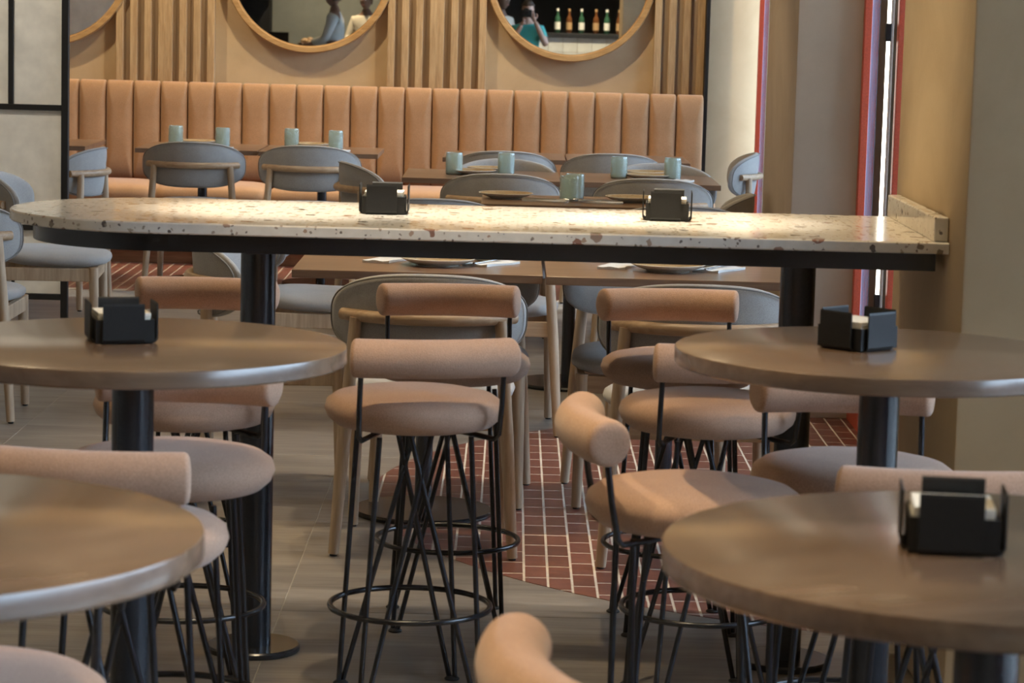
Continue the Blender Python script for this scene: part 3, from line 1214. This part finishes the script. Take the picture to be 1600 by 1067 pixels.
def make_knife():
    t = thing('knife', '', 'knife')
    build(MB().rbox(-.006, .006, -.11, -.01, .001, .006, .002, 2), 'handle', steel, t)
    poly = [(-.006, -.012), (.005, -.012), (.0065, .05), (.003, .10), (-.006, .112)]
    build(MB().prism(poly, .002, .0038), 'blade', steel, t)
    return Proto(t)


pl, tu, nk, fk, kn = make_plate(), make_tumbler(), make_napkin(), make_fork(), make_knife()
PLATES = [
    (-.222, 8.24, 'speckled brown plate on the near table in front of the left chair back'),
    (.503, 8.24, 'speckled brown plate on the near table in front of the right chair back'),
    (-.02, 11.33, 'speckled brown plate left of the lone glass'),
    (.525, 11.30, 'speckled brown plate right of the lone glass'),
    (-.19, 12.93, 'speckled plate on the middle table between the two left glasses, near one'),
    (-.105, 13.18, 'speckled plate on the middle table behind the left glasses, far one'),
    (.675, 12.93, 'speckled plate on the middle table between the two right glasses, near one'),
    (.680, 13.18, 'speckled plate on the middle table between the right glasses, far one'),
    (-1.79, 14.72, 'speckled plate on the left banquette table, near one'),
    (-1.79, 15.06, 'speckled plate on the left banquette table, far one'),
    (-1.135, 14.72, 'speckled plate on the second banquette table, near one'),
    (-1.150, 15.06, 'speckled plate on the second banquette table, far one'),
]
for x, y, l in PLATES:
    pl.place((x, y, TH), random.uniform(0, 6), l, 'stoneware plates')
GLASSES = [
    (-.315, 8.42, 'aqua tumbler left of the plate on the near table, left setting'),
    (-.068, 8.44, 'aqua tumbler right of the plate on the near table, left setting'),
    (.365, 8.43, 'aqua tumbler left of the plate on the near table, right setting'),
    (.650, 8.42, 'aqua tumbler right of the plate on the near table, right setting'),
    (.252, 11.24, 'aqua hobnail tumbler standing alone between two plates, front one'),
    (.278, 11.40, 'aqua hobnail tumbler just behind the lone front glass'),
    (-.280, 12.88, 'aqua tumbler on the middle table, first from the left'),
    (-.025, 12.97, 'aqua tumbler on the middle table, second from the left'),
    (.530, 12.90, 'aqua tumbler on the middle table, third from the left'),
    (.793, 12.90, 'aqua tumbler on the middle table, fourth from the left'),
    (-1.915, 14.98, 'greenish tumbler on the left banquette table, leftmost'),
    (-1.635, 14.86, 'greenish tumbler on the left banquette table, right of its plates'),
    (-1.255, 14.98, 'greenish tumbler on the second banquette table, left of its plates'),
    (-.995, 14.86, 'greenish tumbler on the second banquette table, right of its plates'),
]
for x, y, l in GLASSES:
    tu.place((x, y, TH), random.uniform(0, 6), l, 'hobnail tumblers')
NAPS = [
    (-.385, 8.34, -18, 'white cloth napkin left of the plate, left setting of the near table'),
    (-.055, 8.30, -30, 'white cloth napkin right of the plate, left setting of the near table'),
    (.352, 8.33, -14, 'white cloth napkin left of the plate, right setting of the near table'),
    (.668, 8.30, -28, 'white cloth napkin right of the plate, right setting of the near table'),
    (.150, 11.18, 78, 'folded napkin under cutlery left of the lone glass'),
    (.385, 11.17, 84, 'folded napkin under the fork right of the lone glass'),
    (-1.640, 14.68, -20, 'white napkin beside the near plate on the left banquette table'),
    (-.985, 14.68, -20, 'white napkin beside the near plate on the second banquette table'),
    (.815, 12.74, -20, 'white napkin beside the near right plate of the middle table'),
    (-.045, 12.74, -20, 'white napkin beside the near left plate of the middle table'),
]
for x, y, a, l in NAPS:
    nk.place((x, y, TH), R(a), l, 'cloth napkins')
for x, y, a, l in ((.150, 11.18, -100, 'fork on the napkin left of the lone glass'),
                   (.365, 11.19, 100, 'fork on the napkin right of the lone glass'),
                   (-.060, 8.30, -30, 'fork on the napkin of the left near setting'),
                   (.664, 8.30, -28, 'fork on the napkin of the right near setting')):
    fk.place((x, y, TH + .006), R(a), l, 'forks')
for x, y, a, l in ((.150, 11.155, -98, 'knife beside the fork left of the lone glass'),
                   (.375, 11.15, 96, 'knife beside the fork right of the lone glass')):
    kn.place((x, y, TH + .006), R(a), l, 'knives')

# ================================================================== CEILING DOWNLIGHT FITTINGS
proto = thing('downlight', '', 'light')
build(MB().lathe([(.040, 0), (.052, 0), (.054, .010), (.054, .080), (.050, .080), (.050, .012), (.040, .010), (.040, 0)], 24), 'housing', blackmatt, proto, 40)
build(MB().lathe([(0, -.012), (.018, -.011), (.032, -.006), (.039, .002), (.039, .012), (0, .012)], 24), 'lens', lampglow, proto, 40)
pr = Proto(proto)
names = ['over the left mirror', 'over the middle mirror', 'over the right mirror', 'over the left banquette tables', 'over the right banquette tables',
         'over the middle table', 'over the table with the lone glass', 'over the near table, left', 'over the near table, right',
         'over the bar, left', 'over the bar, centre', 'over the bar, right', 'over the bar, beside the pier', 'over the central stool', 'over the left round table',
         'over the sideways stool', 'over the pier-side round table', 'over the bottom centre stool', 'over the corner round table',
         'over the bottle shelf', 'over the service counter', 'added as fill over the aisle beside the corner table', 'added as fill above the photographer',
         'added as fill over the aisle left of the bar', 'just beyond the bar, right', 'just beyond the bar, left', 'added as fill over the aisle left of the lone-glass table', 'added as fill over the aisle left of the middle table',
         'added as fill over the gap behind the near table', 'added as fill near the left wall, far one', 'added as fill near the left wall, near one', 'added in front of the white screen to brighten it']
for (l, *_r), nme in zip(DOWN, names):  # the wide aisle and screen fittings go with the added fill lamps
    pr.place((l[0], l[1], CEIL - .08), 0, 'small black ceiling downlight ' + nme, 'ceiling downlights')

# ================================================================== BEHIND THE CAMERA (seen in the mirrors)
# bottle wall
bt = thing('back_bar', 'white-tiled back bar with a dark ledge and open black shelves', 'back bar', (0, 0, 0))
build(MB().box(-.9, 1.55, -3.4, -2.98, 0, 1.24), 'counter_body', joint, bt)
tile2 = MB().rbox(-.098, .098, 0, .012, -.098, .098, .003, 1).mesh('tile', bar_tile)
for i in range(12):
    for j in range(6):
        obj('tile', tile2, bt, (-.80 + i * .2, -2.98, .14 + j * .2))
build(MB().rbox(-.9, 1.55, -3.4, -2.94, 1.24, 1.30, .004), 'ledge', ledgemat, bt)
build(MB().box(-.9, 1.55, -3.4, -3.36, 1.30, 3.0), 'back_panel', blackmatt, bt)
for x in (-.9, 1.53):
    build(MB().box(x, x + .02, -3.36, -3.0, 1.30, 3.0), 'side_panel', blackmatt, bt)
for z in (1.78, 2.25):
    build(MB().rbox(-.88, 1.53, -3.36, -3.05, z, z + .025, .003), 'shelf', ledgemat, bt)


def make_bottle(nm, glass, label_col):
    t = thing('bottle', '', 'bottle')
    build(MB().lathe([(0, 0), (.038, 0), (.041, .004), (.041, .185), (.034, .215), (.016, .245), (.0145, .300), (.017, .302), (.017, .312), (0, .312)], 24), 'body', glass, t, 50)
    build(MB().lathe([(.0416, .05), (.0418, .05), (.0418, .150), (.0416, .150)], 24), 'paper_label', label_col, t, 40)
    build(MB().lathe([(.0175, .300), (.0178, .300), (.0178, .335), (0, .335)], 16), 'cap', label_col, t, 40)
    return Proto(t)


paper = m_plain('bottle_label', (.75, .80, .80), .7)
kraft = m_plain('amber_label', (.45, .30, .16), .7)
greenglass = m_plain('green_bottle', (.03, .09, .06), .12)
brownglass = m_plain('amber_bottle', (.12, .05, .02), .12)
bA, bB = make_bottle('a', greenglass, paper), make_bottle('b', brownglass, kraft)
bl = [(.42, bA, 'green bottle with white label, first on the ledge from the photographer'), (.58, bB, 'amber bottle second on the ledge from the photographer'),
      (.75, bA, 'green bottle with white label, third on the ledge'), (.95, bB, 'amber bottle fourth on the ledge'),
      (1.10, bA, 'green bottle fifth on the ledge'), (1.27, bB, 'amber bottle sixth on the ledge'), (1.40, bA, 'green bottle at the far end of the ledge')]
for x, pz, l in bl:
    pz.place((x, -3.10, 1.30), 0, l, 'bottles on the back bar ledge')
for k, x in enumerate((.25, .48, .70, .92, 1.15, 1.36)):
    (bA if k % 2 else bB).place((x, -3.2, 1.805), 0, ('green' if k % 2 else 'amber') + ' bottle on the upper shelf, number %s from the photographer' % ('one two three four five six'.split()[k]), 'bottles on the upper shelf')

# service counter with its clutter
sc = thing('service_counter', 'black service counter behind the staff', 'counter', (-3.10, -1.55, 0))
build(MB().rbox(-.75, .55, -.30, .30, .98, 1.02, .004), 'worktop', blackmatt, sc)
build(MB().box(-.72, .52, -.27, .27, .08, .98), 'cabinet_body', ledgemat, sc)
build(MB().box(-.68, .48, -.24, .24, 0, .08), 'plinth', blackmatt, sc)
lp = thing('laptop', 'black laptop standing open on the service counter', 'laptop', (-3.12, -1.55, 1.02))
build(MB().rbox(-.15, .15, -.11, .11, 0, .015, .003), 'keyboard_base', blackmatt, lp)
_m = MB().rbox(-.15, .15, .10, .112, .012, .21, .003)
build(_m, 'screen_lid', blackmatt, lp)
bs = thing('bread_basket', 'woven brown basket heaped with brown paper on the service counter', 'basket', (-2.72, -1.50, 1.02))
build(MB().lathe([(0, 0), (.10, 0), (.13, .07), (.135, .075), (.125, .075), (.095, .01), (0, .01)], 28), 'bowl', kickwood, bs, 50)
for k in range(5):
    a = k * 1.3
    _m = MB().pad(lambda t: (.05 * math.cos(t), .035 * math.sin(t)), .03, lambda u, q, w: (u, q, w), 6, 20, 2.0)
    build(_m, 'bread_roll', kraft, bs, 60, (.055 * math.cos(a), .055 * math.sin(a), .075 + .012 * k), a)
shelf = thing('bottle_rack', 'tall black open rack against the grey-green wall', 'rack', (-3.55, -2.9, 0))
for x in (-.2, .2):
    for y in (-.15, .15):
        build(MB().box(x - .012, x + .012, y - .012, y + .012, 0, 2.2), 'upright', blackmatt, shelf)
for z in (.3, .75, 1.2, 1.65, 2.1):
    build(MB().box(-.21, .21, -.16, .16, z, z + .02), 'shelf_board', ledgemat, shelf)
build(MB().box(-.20, .20, -.165, -.155, .02, 2.2), 'back_panel', blackmatt, shelf)


# ---- people
def skin_mesh(name, V, E, parent, mat, sub=2):
    me = bpy.data.meshes.new(name)
    me.from_pydata([p[:3] for p in V], E, [])
    me.materials.append(mat)
    o = bpy.data.objects.new(name, me)
    COL.objects.link(o)
    o.parent = parent
    sk = o.modifiers.new('skin', 'SKIN')
    sk.use_smooth_shade = True
    for i, p in enumerate(V):
        d = me.skin_vertices[0].data[i]
        rr = p[3]
        d.radius = rr if isinstance(rr, tuple) else (rr, rr)
        d.use_root = (i == 0)
    sb = o.modifiers.new('smooth', 'SUBSURF')
    sb.levels = sub
    sb.render_levels = sub
    return o


def person(label, loc, rz, J, shirt_mat, skin_m, hair_long=False, scale=1.0):
    """J: joints for the arms; local frame looks towards +y"""
    p = thing('person', label, 'person', loc, rz)
    p.scale = (scale,) * 3
    V = [(0, 0, .96, .13), (0, -.005, 1.12, (.15, .105)), (0, -.01, 1.28, (.165, .115)), (0, -.01, 1.40, (.14, .095)), (0, .0, 1.47, .062), (0, .015, 1.55, .055)]
    E = [(0, 1), (1, 2), (2, 3), (3, 4), (4, 5)]
    def chain(start, pts):
        prev = start
        for q in pts:
            V.append(q)
            E.append((prev, len(V) - 1))
            prev = len(V) - 1
        return prev
    chain(0, [(-.09, 0, .88, .095), (-.095, .015, .50, .062), (-.10, -.01, .10, .042), (-.105, .10, .045, .035)])
    chain(0, [(.09, 0, .88, .095), (.095, .015, .50, .062), (.10, -.01, .10, .042), (.105, .10, .045, .035)])
    hands = []
    for sx, key in ((-1, 'L'), (1, 'R')):
        el, wr = J[key]
        chain(3, [(sx * .165, -.01, 1.385, .062), (*el, .045), (*wr, .029)])
        hands.append((sx, Vector(el), Vector(wr)))
    body = skin_mesh('body', V, E, p, skin_m)
    # hands: palm and five separate fingers, curled
    for sx, el, wr in hands:
        d = (wr - el).normalized()
        up = Vector((0, -1, 0)) if abs(d.y) < .8 else Vector((0, 0, 1))
        side = d.cross(up).normalized()
        nrm = side.cross(d).normalized()
        HV = [(*(wr - d * .01), .024), (*(wr + d * .045), (.034, .018)), (*(wr + d * .085), (.036, .016))]
        HE = [(0, 1), (1, 2)]
        for k in range(4):
            off = side * (.027 - .018 * k)
            ln = (.036, .042, .039, .030)[k]
            a = wr + d * .080 + off
            q1 = a + d * ln
            q2 = q1 + (d * .55 + nrm * .8).normalized() * ln * .75
            q3 = q2 + nrm * ln * .5
            i0 = len(HV)
            HV += [(*a, .0095), (*q1, .0088), (*q2, .0080), (*q3, .0068)]
            HE += [(2, i0), (i0, i0 + 1), (i0 + 1, i0 + 2), (i0 + 2, i0 + 3)]
        a = wr + d * .03 + side * .036
        i0 = len(HV)
        HV += [(*a, .011), (*(a + (d + side * .8).normalized() * .035), .0098), (*(a + (d + side * .8).normalized() * .035 + (d + nrm * .6).normalized() * .028), .008)]
        HE += [(1, i0), (i0, i0 + 1), (i0 + 1, i0 + 2)]
        skin_mesh('hand', HV, HE, p, skin_m, 1)
    # head with face
    vs, fs = [], []
    nu, nv = 28, 22
    for j in range(nv + 1):
        t = PI * j / nv
        for i in range(nu):
            a = 2 * PI * i / nu
            x, y, z = math.sin(t) * math.cos(a), math.sin(t) * math.sin(a), math.cos(t)
            jaw = 1 - .26 * max(0, -z) ** 1.3
            X, Y, Z = x * .076 * jaw, y * .095 * (1 - .10 * max(0, -z)), z * .120
            if y > .3:
                n_ = math.exp(-((x / .16) ** 2)) * math.exp(-(((z + .12) / .17) ** 2))
                Y += .022 * n_
                for ex_ in (-.38, .38):
                    Y -= .008 * math.exp(-(((x - ex_) / .16) ** 2)) * math.exp(-(((z - .08) / .10) ** 2))
                Y += .006 * math.exp(-((x / .3) ** 2)) * math.exp(-(((z + .50) / .08) ** 2))
            vs.append((X, Y, Z))
    for j in range(nv):
        for i in range(nu):
            fs.append((j * nu + i, j * nu + (i + 1) % nu, (j + 1) * nu + (i + 1) % nu, (j + 1) * nu + i))
    hd = build(MB().add(vs, fs), 'head', skin_m, p, 80, (0, .03, 1.64))
    for sx in (-1, 1):
        build(MB().lathe([(0, -.011), (.008, -.008), (.011, 0), (.008, .008), (0, .011)], 14), 'eye', m_plain('eye', (.75, .72, .68), .2), hd, 80, (sx * .029, .082, .010))
        _e = MB().pad(lambda t: (.015 * math.cos(t), .03 * math.sin(t)), .006, lambda u, q, w: (w, u, q), 5, 16, 2)
        build(_e, 'ear', skin_m, hd, 80, (sx * .077, -.005, -.005))
    build(MB().pad(lambda t: (.024 * math.cos(t), .007 * math.sin(t)), .004, lambda u, q, w: (u, w, q), 4, 16, 2), 'mouth', m_plain('lips', (.40, .16, .13), .5), hd, 80, (0, .0865, -.060))
    hv, hf = [], []
    for j in range(15):
        t = PI * .62 * j / 14
        for i in range(28):
            a = 2 * PI * i / 28
            x, y, z = math.sin(t) * math.cos(a), math.sin(t) * math.sin(a), math.cos(t)
            k = 1.10
            if y > .2:
                z = max(z, .42)
            lon = -.06 if (hair_long and j > 11 and y < .2) else 0
            hv.append((x * .079 * k, y * .098 * k - .006, z * .124 * k + lon))
    for j in range(14):
        for i in range(28):
            hf.append((j * 28 + i, j * 28 + (i + 1) % 28, (j + 1) * 28 + (i + 1) % 28, (j + 1) * 28 + i))
    hr = build(MB().add(hv, hf), 'hair', hairmat, hd, 80)
    so = hr.modifiers.new('thickness', 'SOLIDIFY')
    so.thickness = .012
    # shirt and trousers follow the body
    SV = [(0, 0, .90, .145), (0, -.005, 1.12, (.163, .118)), (0, -.01, 1.28, (.178, .128)), (0, -.01, 1.40, (.150, .106)), (0, .0, 1.455, .072)]
    SE = [(0, 1), (1, 2), (2, 3), (3, 4)]
    for sx, key in ((-1, 'L'), (1, 'R')):
        el, wr = J[key]
        s0 = Vector((sx * .165, -.01, 1.385))
        end = s0.lerp(Vector(el), .62) if J.get('short') else Vector(wr).lerp(Vector(el), .10)
        i0 = len(SV)
        SV.append((*s0, .073))
        SE.append((3, i0))
        if not J.get('short'):
            SV.append((*el, .057))
            SE.append((i0, i0 + 1))
            SV.append((*end, .042))
            SE.append((i0 + 1, i0 + 2))
        else:
            SV.append((*end, .062))
            SE.append((i0, i0 + 1))
    skin_mesh('shirt', SV, SE, p, shirt_mat)
    TV = [(0, 0, .95, .142), (-.09, 0, .86, .108), (-.095, .015, .50, .078), (-.10, -.01, .12, .060), (.09, 0, .86, .108), (.095, .015, .50, .078), (.10, -.01, .12, .060)]
    skin_mesh('trousers', TV, [(0, 1), (1, 2), (2, 3), (0, 4), (4, 5), (5, 6)], p, trousers)
    for sx in (-1, 1):
        build(MB().pad(lambda t: (.047 * math.cos(t), .135 * math.sin(t)), .04, lambda u, q, w: (u, q, max(w, -.03) + .03), 7, 28, 3), 'shoe', blackmatt, p, 60, (sx * .103, .05, 0))
    return p


# photographer holding the camera to the eye, standing right behind the lens
person('person in a teal t-shirt holding a black camera to the face', (0.02, -.36, 0), 0,
       {'L': ((-.235, .10, 1.16), (-.075, .17, 1.44)), 'R': ((.245, .10, 1.18), (.095, .16, 1.49)), 'short': True}, shirt_teal, skinmat, True, .98)
pc = thing('photo_camera', 'black camera held by the photographer', 'camera', (0, 0, 1.56))
build(MB().rbox(-.070, .070, -.205, -.150, -.050, .045, .008), 'camera_body', blackmatt, pc)
build(MB().rbox(-.028, .028, -.20, -.155, .042, .066, .006), 'viewfinder_hump', blackmatt, pc)
_v = MB().cyl((0, -.155, 0), (0, -.03, 0), .036, .034, 32)
build(_v, 'lens_barrel', blackmatt, pc, 40)
person('person in a cream shirt standing behind the photographer', (-.34, -1.30, 0), R(-50),
       {'L': ((-.245, .03, 1.12), (-.17, .24, 1.08)), 'R': ((.245, .03, 1.12), (.17, .24, 1.08))}, shirt_white, skin_dark, False, 1.05)
person('person in a grey shirt standing at the service counter', (-2.34, -1.05, 0), R(95),
       {'L': ((-.225, .08, 1.12), (-.10, .28, 1.06)), 'R': ((.225, .08, 1.12), (.10, .28, 1.06))}, shirt_grey, skin_dark, False, 1.04)
person('person in a white collared shirt behind the grey-shirted one', (-1.98, -1.95, 0), R(20),
       {'L': ((-.235, .05, 1.13), (-.13, .25, 1.10)), 'R': ((.235, .05, 1.13), (.13, .25, 1.10))}, shirt_white, skin_dark, False, 1.02)
